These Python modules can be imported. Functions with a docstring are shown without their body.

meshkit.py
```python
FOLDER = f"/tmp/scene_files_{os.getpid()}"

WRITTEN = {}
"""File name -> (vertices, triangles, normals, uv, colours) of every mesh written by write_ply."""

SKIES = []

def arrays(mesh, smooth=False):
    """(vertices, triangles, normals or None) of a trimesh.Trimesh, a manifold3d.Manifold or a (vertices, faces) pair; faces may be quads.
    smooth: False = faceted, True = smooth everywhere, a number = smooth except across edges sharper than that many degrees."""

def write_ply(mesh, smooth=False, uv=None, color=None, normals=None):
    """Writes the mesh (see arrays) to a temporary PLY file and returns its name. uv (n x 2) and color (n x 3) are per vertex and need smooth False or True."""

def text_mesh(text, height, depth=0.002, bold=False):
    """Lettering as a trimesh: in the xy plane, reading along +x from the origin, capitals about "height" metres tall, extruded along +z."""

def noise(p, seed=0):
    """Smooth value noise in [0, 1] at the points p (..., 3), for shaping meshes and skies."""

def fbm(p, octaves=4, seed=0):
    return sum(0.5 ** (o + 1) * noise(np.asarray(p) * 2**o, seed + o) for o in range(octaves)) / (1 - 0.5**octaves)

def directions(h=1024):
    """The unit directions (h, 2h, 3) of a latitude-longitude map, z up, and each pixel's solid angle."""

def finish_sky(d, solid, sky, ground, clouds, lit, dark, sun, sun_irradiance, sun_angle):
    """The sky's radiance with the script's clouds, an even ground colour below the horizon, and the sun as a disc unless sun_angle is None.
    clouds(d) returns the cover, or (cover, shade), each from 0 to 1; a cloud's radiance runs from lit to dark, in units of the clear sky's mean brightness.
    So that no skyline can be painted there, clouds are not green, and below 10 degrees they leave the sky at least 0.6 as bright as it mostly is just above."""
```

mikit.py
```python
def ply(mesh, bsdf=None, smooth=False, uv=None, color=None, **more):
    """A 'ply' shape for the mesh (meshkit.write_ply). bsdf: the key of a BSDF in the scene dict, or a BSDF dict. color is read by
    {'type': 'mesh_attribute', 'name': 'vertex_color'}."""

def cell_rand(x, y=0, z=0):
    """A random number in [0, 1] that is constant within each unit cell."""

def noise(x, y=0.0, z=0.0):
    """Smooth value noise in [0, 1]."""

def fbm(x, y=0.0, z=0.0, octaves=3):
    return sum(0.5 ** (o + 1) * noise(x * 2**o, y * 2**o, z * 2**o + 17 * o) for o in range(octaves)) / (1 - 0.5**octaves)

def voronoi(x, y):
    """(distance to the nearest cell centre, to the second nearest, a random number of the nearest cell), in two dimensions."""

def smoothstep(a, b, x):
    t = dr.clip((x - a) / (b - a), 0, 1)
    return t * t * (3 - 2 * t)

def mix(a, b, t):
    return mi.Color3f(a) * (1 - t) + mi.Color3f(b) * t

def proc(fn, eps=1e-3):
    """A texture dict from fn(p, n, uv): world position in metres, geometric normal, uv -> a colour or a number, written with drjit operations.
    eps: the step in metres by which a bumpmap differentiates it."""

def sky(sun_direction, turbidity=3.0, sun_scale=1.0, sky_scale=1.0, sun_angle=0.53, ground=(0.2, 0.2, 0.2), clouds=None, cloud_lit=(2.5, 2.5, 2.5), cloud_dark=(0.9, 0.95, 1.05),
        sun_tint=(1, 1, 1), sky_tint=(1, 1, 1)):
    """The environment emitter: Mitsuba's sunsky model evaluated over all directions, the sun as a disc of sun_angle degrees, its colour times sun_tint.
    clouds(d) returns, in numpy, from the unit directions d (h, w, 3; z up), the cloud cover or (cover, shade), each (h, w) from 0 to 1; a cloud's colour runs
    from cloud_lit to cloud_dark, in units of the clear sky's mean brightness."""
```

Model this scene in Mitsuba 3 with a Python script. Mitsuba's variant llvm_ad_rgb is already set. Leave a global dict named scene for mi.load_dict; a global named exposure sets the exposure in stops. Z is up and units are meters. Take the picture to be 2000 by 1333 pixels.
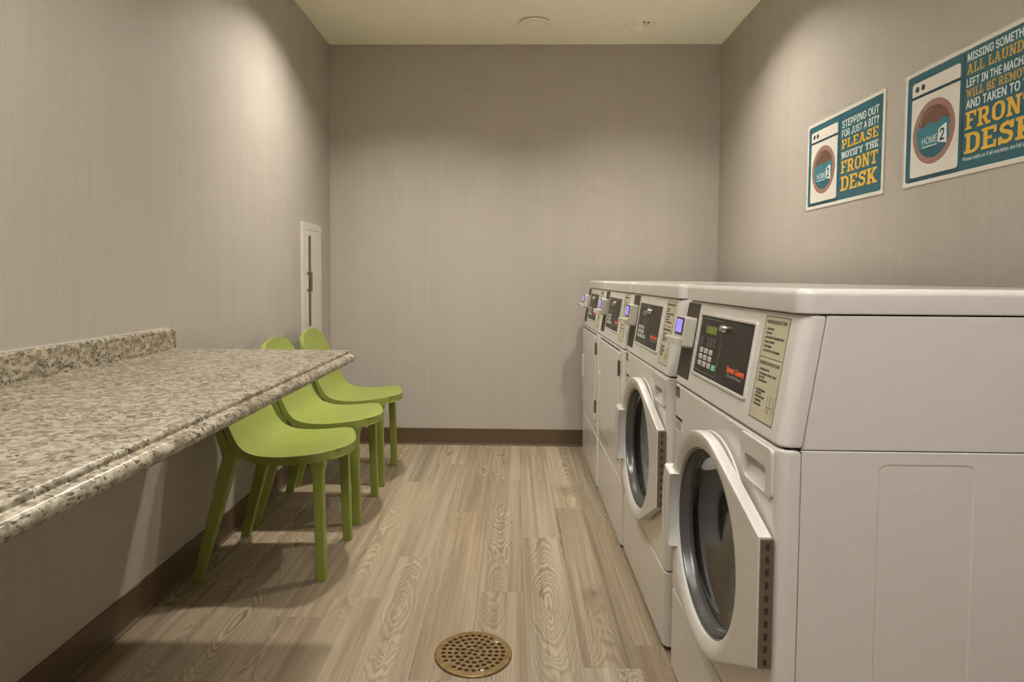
import math, random
import numpy as np, trimesh, drjit as dr, mitsuba as mi
import manifold3d as m3
import mapbox_earcut as earcut
from shapely.geometry import Polygon, LineString, Point, box as sbox
from shapely.ops import unary_union
from shapely import affinity
import mikit, meshkit
from mikit import noise, fbm, voronoi, cell_rand, smoothstep, mix, proc

T = mi.ScalarTransform4f
random.seed(3)
rng = np.random.default_rng(3)
scene, labels = {}, {}

# ------------------------------------------------------------------ camera, light, exposure
H = 1.07
RIGHT = np.array([0.9997159850319175, 0.0227068964944792, 0.007235062076580623])
UP = np.array([-0.008218073469977053, 0.04350091132543547, 0.9990195863857217])
FWD = np.array([-0.022369902550190654, 0.9987953081414858, -0.043675163359160614])
F, PX, PY = 1249.88, 975.58, 597.56
scene['camera'] = {
    'type': 'perspective', 'fov': 2 * math.degrees(math.atan(1000 / F)), 'fov_axis': 'x', 'near_clip': 0.02, 'far_clip': 50.0,
    'principal_point_offset_x': (1000 - PX) / 2000, 'principal_point_offset_y': (666.5 - PY) / 1333,
    'to_world': T().look_at(origin=[0, 0, H], target=[0 + FWD[0], FWD[1], H + FWD[2]], up=UP.tolist())}
exposure = 4.07
LAMP = np.array([1.0, 0.95, 0.86])
LAMP_POWER = [104.0, 78.0, 36.0]
DOWNLIGHTS = [(-0.60, 2.97), (0.68, 3.00), (-0.52, 1.12)]
PANEL_LIGHT, PANEL_RGB = (-0.25, -0.55, 0.45, 0.65), np.array([0.985, 0.965, 0.945]) * 0.96      # x0, y0, x1, y1

# ------------------------------------------------------------------ room dimensions (metres)
XL, XR, YB, YF, ZC = -1.17, 1.272, 4.053, -1.5, 2.524

# ------------------------------------------------------------------ materials


def rgb(*c):
    return {'type': 'rgb', 'value': list(c)}


def mat(name, d):
    scene[name] = {'type': 'twosided', 'bsdf': d}
    return name


def plastic(name, col, alpha=0.1, ior=1.49):
    return mat(name, {'type': 'roughplastic', 'diffuse_reflectance': rgb(*col) if isinstance(col, tuple) else col, 'alpha': alpha, 'int_ior': ior, 'nonlinear': True})


def princ(name, col, rough=0.4, metal=0.0, **k):
    return mat(name, {'type': 'principled', 'base_color': rgb(*col) if isinstance(col, tuple) else col, 'roughness': rough, 'metallic': metal, **k})


def wallpaper(p, n, uv):
    # fine vertical strands; h runs along whichever wall this is
    h = dr.select(dr.abs(n.x) > 0.5, p.y, p.x)
    s = 0.55 * noise(h * 260, p.z * 3.0, 1) + 0.3 * noise(h * 90, p.z * 1.2, 5) + 0.25 * noise(h * 520, p.z * 9.0, 9)
    s = (s - 0.55) * 0.095 + (noise(h * 14, p.z * 0.6, 3) - 0.5) * 0.03
    return mi.Color3f(0.60, 0.554, 0.499) * (1.0 + s)


def wood(p, n, uv):
    k = dr.floor(uv.x + 0.5)
    x = uv.x - k
    y = uv.y
    r1, r2, r3, r4 = cell_rand(k, 1), cell_rand(k, 2), cell_rand(k, 3), cell_rand(k, 4)
    c = (r1 - 0.5) * 0.10 + (noise(y * 2.2, k, 6) - 0.5) * 0.022
    wob = (fbm(x * 15, y * 4.0, k * 7.3, 3) - 0.5) * 0.85 + (noise(x * 70, y * 24, k * 3.1) - 0.5) * 0.20
    d = (x - c) / (0.030 + 0.018 * r4)
    slope = 2.3 * dr.sin(y * (4.2 + 3.0 * r2) + r3 * 6.28) + (r4 - 0.5) * 2.0
    t = dr.abs(d) * dr.sqrt(d * d + 0.3) * (0.55 + 0.5 * r2) + slope + wob * 2.2
    ph = t * 2.3 + (noise(t * 1.1, k, 2) - 0.5) * 1.8
    ring = ph - dr.floor(ph)
    ring = smoothstep(0.0, 0.35, ring) * (1 - smoothstep(0.42, 1.0, ring))
    soft = noise(x * 30, y * 7, k + 8)
    cath = dr.exp(-d * d * 0.42) * smoothstep(0.34, 0.66, noise(k * 1.7, y * 1.5, 4) * 0.75 + r1 * 0.3) * (0.55 + 0.9 * soft)
    fib = noise(x * 380, y * 4.5, k) * 0.55 + noise(x * 800, y * 12, k + 3) * 0.45
    streak = fbm(x * 60, y * 1.1, k * 2.0, 3)
    broad = noise(x * 16, y * 1.4, k * 1.3)
    v = 0.46 + (streak - 0.5) * 0.62 + (fib - 0.5) * 0.34 + (ring - 0.42) * cath * 0.44 + (r3 - 0.5) * 0.22 + (broad - 0.5) * 0.22
    knot = smoothstep(0.80, 0.95, noise(x * 70 + 5, y * 9.0, k * 5.7) * 0.8 + cath * 0.18) * 0.30
    col = mix((0.125, 0.090, 0.056), (0.375, 0.312, 0.226), dr.clip(v - knot, 0, 1))
    # an open check in the grain along one plank's edge
    cx = (p.x - 0.201 - 0.006 * (noise(p.y * 9, 3) - 0.5)) / 0.0055
    check = dr.exp(-cx * cx) * smoothstep(2.36, 2.50, p.y) * (1 - smoothstep(2.72, 2.95, p.y)) * smoothstep(0.25, 0.6, noise(p.y * 30, p.x * 200, 2))
    return col * mix((1.0, 0.95, 0.90), (0.97, 1.0, 1.0), r4) * (1 - 0.55 * check)


def wood_rough(p, n, uv):
    k = dr.floor(uv.x + 0.5)
    x = uv.x - k
    return 0.42 + 0.12 * noise(x * 420, uv.y * 6, k)


def granite(p, n, uv):
    w = (fbm(p.x * 45, p.y * 45, p.z * 45, 2) - 0.5) * 0.02
    a, b, z = (p.x + w) * 1.15, (p.y - w * 0.8) * 1.15, (p.z + w * 0.5) * 1.15
    base = fbm(a * 75, b * 75, z * 75 + 3, 3)
    big = fbm(a * 11 + 3, b * 11, z * 11, 2)
    col = mix((0.345, 0.295, 0.215), (0.66, 0.615, 0.505), smoothstep(0.30, 0.62, base * 0.8 + big * 0.2))
    gold = smoothstep(0.50, 0.66, fbm(a * 120 + 11, b * 120, z * 120, 2)) * 0.45
    col = mix(col, (0.33, 0.265, 0.18), gold)
    dens = smoothstep(0.36, 0.66, big) * 0.10
    f1 = noise(a * 210, b * 210, z * 210) * 0.65 + noise(a * 105 + 7, b * 105, z * 105) * 0.35
    col = mix(col, (0.15, 0.12, 0.085), smoothstep(0.66, 0.74, f1 + dens) * 0.75)
    blot = smoothstep(0.70, 0.78, noise(a * 125, b * 125, z * 125) * 0.75 + big * 0.25)
    col = mix(col, (0.10, 0.08, 0.06), blot * 0.85)
    white = smoothstep(0.66, 0.78, noise(a * 70 + 9, b * 70, z * 70 + 4))
    return mix(col, (0.72, 0.69, 0.60), white * 0.55)


def bronze(p, n, uv):
    s = noise(p.x * 90, p.y * 90, p.z * 200)
    return mix((0.150, 0.092, 0.034), (0.255, 0.165, 0.070), s)


mat('wallpaper', {'type': 'roughplastic', 'diffuse_reflectance': proc(wallpaper), 'alpha': 0.35, 'int_ior': 1.3, 'nonlinear': True})
mat('ceiling_paint', {'type': 'diffuse', 'reflectance': rgb(0.93, 0.905, 0.75)})
princ('wood_vinyl', proc(wood), 0.42, specular=0.4)
princ('cove_rubber', (0.085, 0.055, 0.030), 0.38, specular=0.45)
mat('granite_laminate', {'type': 'roughplastic', 'diffuse_reflectance': proc(granite), 'alpha': 0.07, 'int_ior': 1.48, 'nonlinear': True})
plastic('green_plastic', (0.44, 0.50, 0.125), 0.22)
plastic('white_enamel', (0.83, 0.81, 0.78), 0.055)
plastic('white_plastic', (0.80, 0.78, 0.74), 0.16)
plastic('off_white_plastic', (0.70, 0.67, 0.60), 0.18)
plastic('grey_plastic', (0.21, 0.203, 0.213), 0.18)
princ('shadow_core', (0.05, 0.045, 0.04), 0.7)
princ('dark_rubber', (0.03, 0.028, 0.026), 0.45)
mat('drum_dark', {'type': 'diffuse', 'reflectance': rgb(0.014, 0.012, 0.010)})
princ('brown_film', (0.050, 0.038, 0.029), 0.45, specular=0.12)
princ('black_panel', (0.024, 0.020, 0.016), 0.34, specular=0.12)
princ('light_line', (0.50, 0.47, 0.40), 0.4)
princ('dim_print', (0.22, 0.21, 0.19), 0.5)
princ('key_grey', (0.50, 0.48, 0.44), 0.35)
princ('key_print', (0.14, 0.13, 0.12), 0.5)
princ('key_green', (0.10, 0.50, 0.30), 0.35)
princ('lcd_green', (0.135, 0.17, 0.028), 0.35, specular=0.2)
princ('lcd_off', (0.10, 0.095, 0.055), 0.35, specular=0.2)
princ('lcd_digit', (0.25, 0.30, 0.06), 0.3)
princ('orange_red', (0.85, 0.115, 0.03), 0.4)
princ('label_tan', (0.46, 0.42, 0.29), 0.4)
princ('ink_black', (0.03, 0.027, 0.022), 0.5)
princ('chrome', (0.62, 0.60, 0.56), 0.24, 1.0)
princ('satin_steel', (0.105, 0.102, 0.098), 0.24, 0.3)
princ('hinge_metal', (0.24, 0.20, 0.15), 0.40, 0.8)
mat('bronze_metal', {'type': 'principled', 'base_color': proc(bronze), 'roughness': 0.42, 'metallic': 0.65})
princ('sign_paper', (0.62, 0.59, 0.53), 0.4)
princ('sign_teal', (0.016, 0.090, 0.118), 0.35)
princ('sign_teal_dark', (0.009, 0.042, 0.058), 0.35)
princ('sign_teal_light', (0.030, 0.155, 0.195), 0.35)
princ('sign_brown', (0.12, 0.055, 0.036), 0.4)
princ('sign_rose', (0.27, 0.150, 0.120), 0.4)
princ('sign_yellow', (0.62, 0.36, 0.045), 0.4)
princ('sign_gold', (0.42, 0.25, 0.04), 0.4)
princ('sign_white', (0.60, 0.62, 0.60), 0.4)
plastic('cabinet_white', (0.80, 0.78, 0.735), 0.14)
princ('slot_dark', (0.085, 0.06, 0.04), 0.3)
mat('ceiling_white', {'type': 'diffuse', 'reflectance': rgb(0.90, 0.865, 0.73)})
mat('reflector', {'type': 'diffuse', 'reflectance': rgb(0.80, 0.79, 0.76)})
scene['door_glass'] = {'type': 'thindielectric', 'int_ior': 1.2}
plastic('black_plastic', (0.02, 0.02, 0.022), 0.2)

# ------------------------------------------------------------------ mesh helpers


def cat(*ms):
    ms = [m for x in ms for m in (x if isinstance(x, (list, tuple)) else [x])]
    return trimesh.util.concatenate(ms)


def man(m):
    return m3.Manifold(m3.Mesh(np.asarray(m.vertices, np.float32), np.asarray(m.faces, np.uint32)))


def unman(m):
    q = m.to_mesh()
    return trimesh.Trimesh(np.array(q.vert_properties[:, :3], float), np.array(q.tri_verts), process=False)


def bx(x0, x1, y0, y1, z0, z1):
    m = trimesh.creation.box((x1 - x0, y1 - y0, z1 - z0))
    m.apply_translation(((x0 + x1) / 2, (y0 + y1) / 2, (z0 + z1) / 2))
    return m


def rbox(x0, x1, y0, y1, z0, z1, r, seg=12):
    s = m3.Manifold.sphere(r, seg)
    parts = [s.translate((a, b, c)) for a in (x0 + r, x1 - r) for b in (y0 + r, y1 - r) for c in (z0 + r, z1 - r)]
    return unman(m3.Manifold.batch_hull(parts))


def offset_ring(p, d):
    """moves every vertex of a ring along its mitre, outwards for d > 0 (ring counter-clockwise)"""
    p = np.asarray(p, float)
    e = np.roll(p, -1, 0) - p
    e /= np.linalg.norm(e, axis=1, keepdims=True) + 1e-12
    n = np.stack([e[:, 1], -e[:, 0]], 1)
    m = n + np.roll(n, 1, 0)
    m /= np.maximum((m * m).sum(1, keepdims=True) / 2, 0.3)
    return p + m * d


def ring_of(poly):
    c = np.array(poly.exterior.coords)[:-1]
    return c if Polygon(c).exterior.is_ccw else c[::-1]


def layered(outer, layers, hole=None):
    """a plate: 'outer' ring ccw (n x 2); layers = [(w, outer offset, hole scale or offset)], closed at both ends; w along +z"""
    outer = np.asarray(outer, float)
    n = len(outer)
    V, Fc = [], []

    def add_rings(base, offs, flip):
        st = sum(len(v) for v in V)
        k = len(base)
        for (w, o) in offs:
            V.append(np.column_stack([offset_ring(base, o), np.full(k, w)]))
        for i in range(len(offs) - 1):
            for j in range(k):
                a, b = st + i * k + j, st + i * k + (j + 1) % k
                c, d = a + k, b + k
                Fc.extend([(a, b, d), (a, d, c)] if not flip else [(a, d, b), (a, c, d)])
        return st, st + (len(offs) - 1) * k

    o0, o1 = add_rings(outer, [(l[0], l[1]) for l in layers], False)
    h0 = h1 = None
    if hole is not None:
        h0, h1 = add_rings(np.asarray(hole, float), [(l[0], l[2]) for l in layers], True)

    def capf(oi, hi, up):
        allv = np.vstack(V)
        pts = [allv[oi:oi + n, :2]]
        idx = [np.arange(oi, oi + n)]
        ends = [n]
        if hole is not None:
            k = len(hole)
            pts.append(allv[hi:hi + k, :2])
            idx.append(np.arange(hi, hi + k))
            ends.append(n + k)
        t = earcut.triangulate_float64(np.vstack(pts), np.array(ends, np.uint32)).reshape(-1, 3)
        ii = np.concatenate(idx)
        allp = np.vstack(pts)
        for a, b, c in t:
            s = (allp[b, 0] - allp[a, 0]) * (allp[c, 1] - allp[a, 1]) - (allp[b, 1] - allp[a, 1]) * (allp[c, 0] - allp[a, 0])
            tri = (ii[a], ii[b], ii[c]) if (s > 0) == up else (ii[a], ii[c], ii[b])
            Fc.append(tri)

    capf(o1, h1, True)
    capf(o0, h0, False)
    return trimesh.Trimesh(np.vstack(V), np.array(Fc), process=False)


def plate(poly, w0, w1, bev=0.0, seg=2):
    """polygon (shapely, no holes) extruded from w0 to w1, its front edge rounded by bev"""
    if bev <= 0:
        L = [(w0, 0), (w1, 0)]
    else:
        L = [(w0, 0)] + [(w1 - bev + bev * math.sin(a), -bev * (1 - math.cos(a))) for a in np.linspace(0, math.pi / 2, seg + 1)]
    return layered(ring_of(poly), L)


def flat(shape, w0, w1):
    """any shapely area extruded"""
    shape = shape.buffer(0)
    gs = [g for g in getattr(shape, 'geoms', [shape]) if g.geom_type == 'Polygon' and g.area > 1e-10]
    out = []
    for g in gs:
        m = trimesh.creation.extrude_polygon(g, w1 - w0, engine='earcut')
        m.apply_translation((0, 0, w0))
        out.append(m)
    return cat(out)


def rr(x0, y0, x1, y1, r, q=4):
    r = min(r, (x1 - x0) / 2 - 1e-6, (y1 - y0) / 2 - 1e-6)
    return sbox(x0 + r, y0 + r, x1 - r, y1 - r).buffer(r, quad_segs=q)


def lathe(prof, seg=48):
    """profile [(r, w)] revolved about the w axis (z)"""
    prof = np.asarray(prof, float)
    a = np.linspace(0, 2 * np.pi, seg, endpoint=False)
    V = np.stack([prof[:, None, 0] * np.cos(a), prof[:, None, 0] * np.sin(a), np.repeat(prof[:, 1:2], seg, 1)], -1).reshape(-1, 3)
    Fc = []
    for i in range(len(prof) - 1):
        for j in range(seg):
            p, q = i * seg + j, i * seg + (j + 1) % seg
            Fc += [(p, q, q + seg), (p, q + seg, p + seg)]
    m = trimesh.Trimesh(V, np.array(Fc), process=False)
    m.merge_vertices()
    m.update_faces(m.nondegenerate_faces())
    m.update_faces(m.unique_faces())
    return m


def framed(mesh, origin, eu, ev, ew):
    m = mesh.copy()
    M = np.eye(4)
    M[:3, 0], M[:3, 1], M[:3, 2], M[:3, 3] = eu, ev, ew, origin
    m.apply_transform(M)
    return m


def text_w(s, height, width=None, depth=0.0004, bold=False, w0=0.0):
    m = meshkit.text_mesh(s, height, depth, bold)
    b = m.bounds
    m.apply_translation((-b[0][0], 0, w0))
    if width:
        m.apply_scale((width / (b[1][0] - b[0][0]), 1, 1))
    return m


# ------------------------------------------------------------------ scene helpers


def numbered(key):
    if key not in scene and not any(k.startswith(key + '__') for k in scene):
        return key
    i = 1
    while f'{key}_{i:03d}' in scene or any(k.startswith(f'{key}_{i:03d}__') for k in scene):
        i += 1
    return f'{key}_{i:03d}'


def put(key, mesh, bsdf, smooth=False, label=None, category=None, group=None, kind=None, **kw):
    key = numbered(key)
    scene[key] = mikit.ply(mesh, bsdf, smooth=smooth, **kw)
    tag(key, label, category, group, kind)
    return key


def tag(key, label=None, category=None, group=None, kind=None):
    d = {k: v for k, v in dict(label=label, category=category, group=group, kind=kind).items() if v}
    if d:
        labels[key] = d
    return key


# ------------------------------------------------------------------ room shell
WT = 0.12
put('wall_left', bx(XL - WT, XL, YF, YB, 0, ZC), 'wallpaper', label='beige wallpapered wall behind the counter and chairs', kind='structure')
put('wall_right', bx(XR, XR + WT, YF, YB, 0, ZC), 'wallpaper', label='beige wallpapered wall behind the machines', kind='structure')
put('wall_back', bx(XL - WT, XR + WT, YB, YB + WT, 0, ZC), 'wallpaper', label='beige wallpapered end wall of the room', kind='structure')
put('wall_front', bx(XL - WT, XR + WT, YF - WT, YF, 0, ZC), 'wallpaper', label='beige wall at the entrance side', kind='structure')
HOLE_R = 0.068
ceil_poly = sbox(XL - WT, YF - WT, XR + WT, YB + WT)
for (x, y) in DOWNLIGHTS:
    ceil_poly = ceil_poly.difference(Point(x, y).buffer(HOLE_R, quad_segs=10))
ceil_poly = ceil_poly.difference(sbox(*PANEL_LIGHT))
cm = flat(ceil_poly, 0, 0.10)
cm.apply_translation((0, 0, ZC))
put('ceiling', cm, 'ceiling_paint', label='smooth painted ceiling', kind='structure')

# floor: a slab and vinyl planks on it
put('floor', bx(XL - WT, XR + WT, YF - WT, YB + WT, -0.12, -0.0025), 'shadow_core', label='wood look vinyl plank floor', kind='structure')
PW, PL, GAP = 0.158, 1.22, 0.0002
row_ends = {0: 2.597, -1: 2.135, -2: 2.87, -3: 2.40, 1: 1.72, 2: 3.05, -4: 3.3, -5: 1.95, -6: 2.62, -7: 2.2, 3: 2.3, 4: 2.75, 5: 1.9, 6: 2.4, 7: 2.1}
pid = 0
for row in range(-8, 9):
    x0, x1 = 0.042 + row * PW, 0.042 + (row + 1) * PW
    x0, x1 = max(x0, XL), min(x1, XR)
    if x1 - x0 < 0.004:
        continue
    y = row_ends.get(row, 2.0)
    while y > YF:
        y -= PL
    while y < YB:
        a, b = max(y, YF), min(y + PL, YB)
        if b - a > 0.004:
            pid += 1
            c = 0.00035
            ring = np.array([(x0 + GAP / 2, a + GAP / 2), (x1 - GAP / 2, a + GAP / 2), (x1 - GAP / 2, b - GAP / 2), (x0 + GAP / 2, b - GAP / 2)])
            m = layered(ring, [(-0.0025, 0), (-c, 0), (0, -c)])
            uv = np.column_stack([pid + m.vertices[:, 0] - (0.042 + (row + 0.5) * PW), m.vertices[:, 1] + 3.7 * (pid % 11)])
            put('floor__plank', m, 'wood_vinyl', uv=uv)
        y += PL


def cove(length):
    """rubber cove base profile swept: (out from the wall, up)"""
    prof = np.array([(0, 0), (0.016, 0), (0.016, 0.003), (0.009, 0.007), (0.0055, 0.016), (0.005, 0.1035), (0.003, 0.105), (0, 0.105)])
    p = Polygon(prof)
    m = trimesh.creation.extrude_polygon(p, length, engine='earcut')
    return m


cvm = cove(YB - YF)
put('baseboard_left', framed(cvm, (XL, YF, 0), (1, 0, 0), (0, 0, 1), (0, 1, 0)), 'cove_rubber', smooth=30, label='dark brown rubber cove base along the left wall', kind='structure')
put('baseboard_right', framed(cvm, (XR, YB, 0), (-1, 0, 0), (0, 0, 1), (0, -1, 0)), 'cove_rubber', smooth=30, label='dark brown rubber cove base along the right wall', kind='structure')
put('baseboard_back', framed(cove(XR - XL), (XL, YB, 0), (0, -1, 0), (0, 0, 1), (1, 0, 0)), 'cove_rubber', smooth=30, label='dark brown rubber cove base along the back wall', kind='structure')

# ------------------------------------------------------------------ recessed downlights (real lamps, just above the picture's edge)
for i, (x, y) in enumerate(DOWNLIGHTS):
    k = numbered('recessed_downlight')
    where = ['over the chairs by the left wall', 'over the clothes dryers by the right wall', 'over the front edge of the counter'][i]
    tag(k, 'round white recessed downlight in the ceiling ' + where, 'ceiling light', 'recessed downlights')
    can = lathe([(HOLE_R + 0.012, -0.0), (HOLE_R + 0.012, -0.004), (HOLE_R, -0.006), (HOLE_R - 0.004, -0.004), (HOLE_R - 0.004, 0.04), (0.050, 0.062), (0.0, 0.062)], 40)
    can.apply_translation((x, y, ZC))
    put(k + '__trim', can, 'reflector', smooth=35)
    lens = lathe([(0.0, 0.052), (0.050, 0.052)], 32)
    if lens.face_normals[:, 2].mean() > 0:
        lens.invert()
    lens.apply_translation((x, y, ZC))
    scene[k + '__lamp'] = mikit.ply(lens, 'reflector', smooth=False, emitter={'type': 'area', 'radiance': rgb(*(LAMP * LAMP_POWER[i]))})

k = numbered('ceiling_light_panel')
tag(k, 'rectangular light panel set into the ceiling near the entrance', 'ceiling light')
x0_, y0_, x1_, y1_ = PANEL_LIGHT
fr_ = flat(sbox(x0_ - 0.012, y0_ - 0.012, x1_ + 0.012, y1_ + 0.012).difference(sbox(x0_ + 0.01, y0_ + 0.01, x1_ - 0.01, y1_ - 0.01)), -0.004, -0.0005)
fr_.apply_translation((0, 0, ZC))
put(k + '__frame', fr_, 'reflector')
pan_ = trimesh.Trimesh([(x0_, y0_, ZC + 0.004), (x1_, y0_, ZC + 0.004), (x1_, y1_, ZC + 0.004), (x0_, y1_, ZC + 0.004)], [(0, 2, 1), (0, 3, 2)], process=False)
scene[k + '__diffuser'] = mikit.ply(pan_, 'reflector', smooth=False, emitter={'type': 'area', 'radiance': rgb(*PANEL_RGB)})

# ------------------------------------------------------------------ things on the ceiling
k = numbered('ceiling_speaker')
tag(k, 'flat round white ceiling cover plate near the end wall', 'ceiling cover')
m = lathe([(0.0, -0.008), (0.055, -0.008), (0.062, -0.0065), (0.068, -0.0065), (0.072, -0.0125), (0.088, -0.0125), (0.0925, -0.0105), (0.093, -0.008), (0.093, -0.0045), (0.089, -0.004), (0.089, 0.0)], 56)
m.invert() if m.face_normals[np.argmin(m.triangles_center[:, 2]), 2] > 0 else None
m.apply_translation((0.105, 3.72, ZC))
put(k + '__trim_ring', m, 'ceiling_white', smooth=35)
m = lathe([(0.0905, -0.0042), (0.0905, 0.0)], 56)
m.apply_translation((0.105, 3.72, ZC))
put(k + '__shadow_gap', m, 'slot_dark', smooth=35)
m = lathe([(0.0, -0.0125), (0.046, -0.0125), (0.050, -0.010), (0.050, -0.008)], 40)
m.apply_translation((0.105, 3.72, ZC))
put(k + '__centre_disc', m, 'ceiling_white', smooth=35)
k = numbered('smoke_detector')
tag(k, 'white smoke detector with a stepped dome on the ceiling near the end wall', 'smoke detector')
m = lathe([(0.0, -0.016), (0.060, -0.016), (0.078, -0.013), (0.084, -0.008), (0.086, 0.0)], 48)
m.apply_translation((0.706, 3.73, ZC))
put(k + '__base', m, 'ceiling_white', smooth=35)
m = lathe([(0.0, -0.050), (0.018, -0.050), (0.026, -0.047), (0.030, -0.040), (0.034, -0.036), (0.046, -0.030), (0.050, -0.022), (0.050, -0.014)], 40)
m.apply_translation((0.706, 3.73, ZC))
put(k + '__dome', m, 'ceiling_white', smooth=35)
for (dx, dy) in ((0.012, -0.062), (0.036, -0.056)):
    m = lathe([(0.0, -0.020), (0.006, -0.020), (0.007, -0.018), (0.007, -0.014)], 16)
    m.apply_translation((0.706 + dx, 3.73 + dy, ZC))
    put(k + '__test_button', m, 'dim_print', smooth=35)

# ------------------------------------------------------------------ countertop
CT, CB, CY0, CY1 = 0.8200, 0.7775, -0.75, 2.160
k = numbered('countertop')
tag(k, 'speckled cream and brown granite-look folding counter along the left wall', 'counter')
prof = [(XL, CB + 0.006), (XL, CT), (-0.566, CT)]
prof += [(-0.566 + 0.007 * math.sin(a), CT - 0.007 + 0.007 * math.cos(a)) for a in np.linspace(0.35, math.pi / 2, 5)]
prof += [(-0.559, CT - 0.0115), (-0.5565, CT - 0.0135)]
c0 = (-0.5545, CT - 0.0275)
prof += [(c0[0] + 0.0145 * math.cos(a), c0[1] + 0.014 * math.sin(a)) for a in np.linspace(math.pi / 2, -math.pi / 2, 13)]
prof += [(-0.565, CB + 0.001), (-0.575, CB + 0.006)]
SEAM = 1.600
pp = Polygon(prof)
for (a, b) in ((CY0, SEAM - 0.0006), (SEAM + 0.0006, CY1)):
    m = trimesh.creation.extrude_polygon(pp, b - a, engine='earcut')
    put(k + '__top', framed(m, (0, b, 0), (1, 0, 0), (0, 0, 1), (0, -1, 0)), 'granite_laminate', smooth=35)
splash = rbox(XL - 0.02, XL + 0.022, CY0, 2.150, CT - 0.02, 0.8915, 0.008)
sp = man(splash) ^ man(bx(XL, 0, CY0, 3, CT, 1))
put(k + '__backsplash', unman(sp), 'granite_laminate', smooth=35)
put(k + '__caulk_bead', bx(XL, XL + 0.004, CY0, 2.140, 0.8905, 0.8935), 'white_plastic', label='white caulk bead along the wall')

# ------------------------------------------------------------------ chairs


def smooth_curve(pts, n):
    from scipy.interpolate import CubicSpline
    p = np.asarray(pts, float)
    s = np.concatenate([[0], np.cumsum(np.linalg.norm(np.diff(p, axis=0), axis=1))])
    t = np.linspace(0, s[-1], n)
    return np.stack([CubicSpline(s, p[:, i])(t) for i in range(p.shape[1])], 1), t


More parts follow.
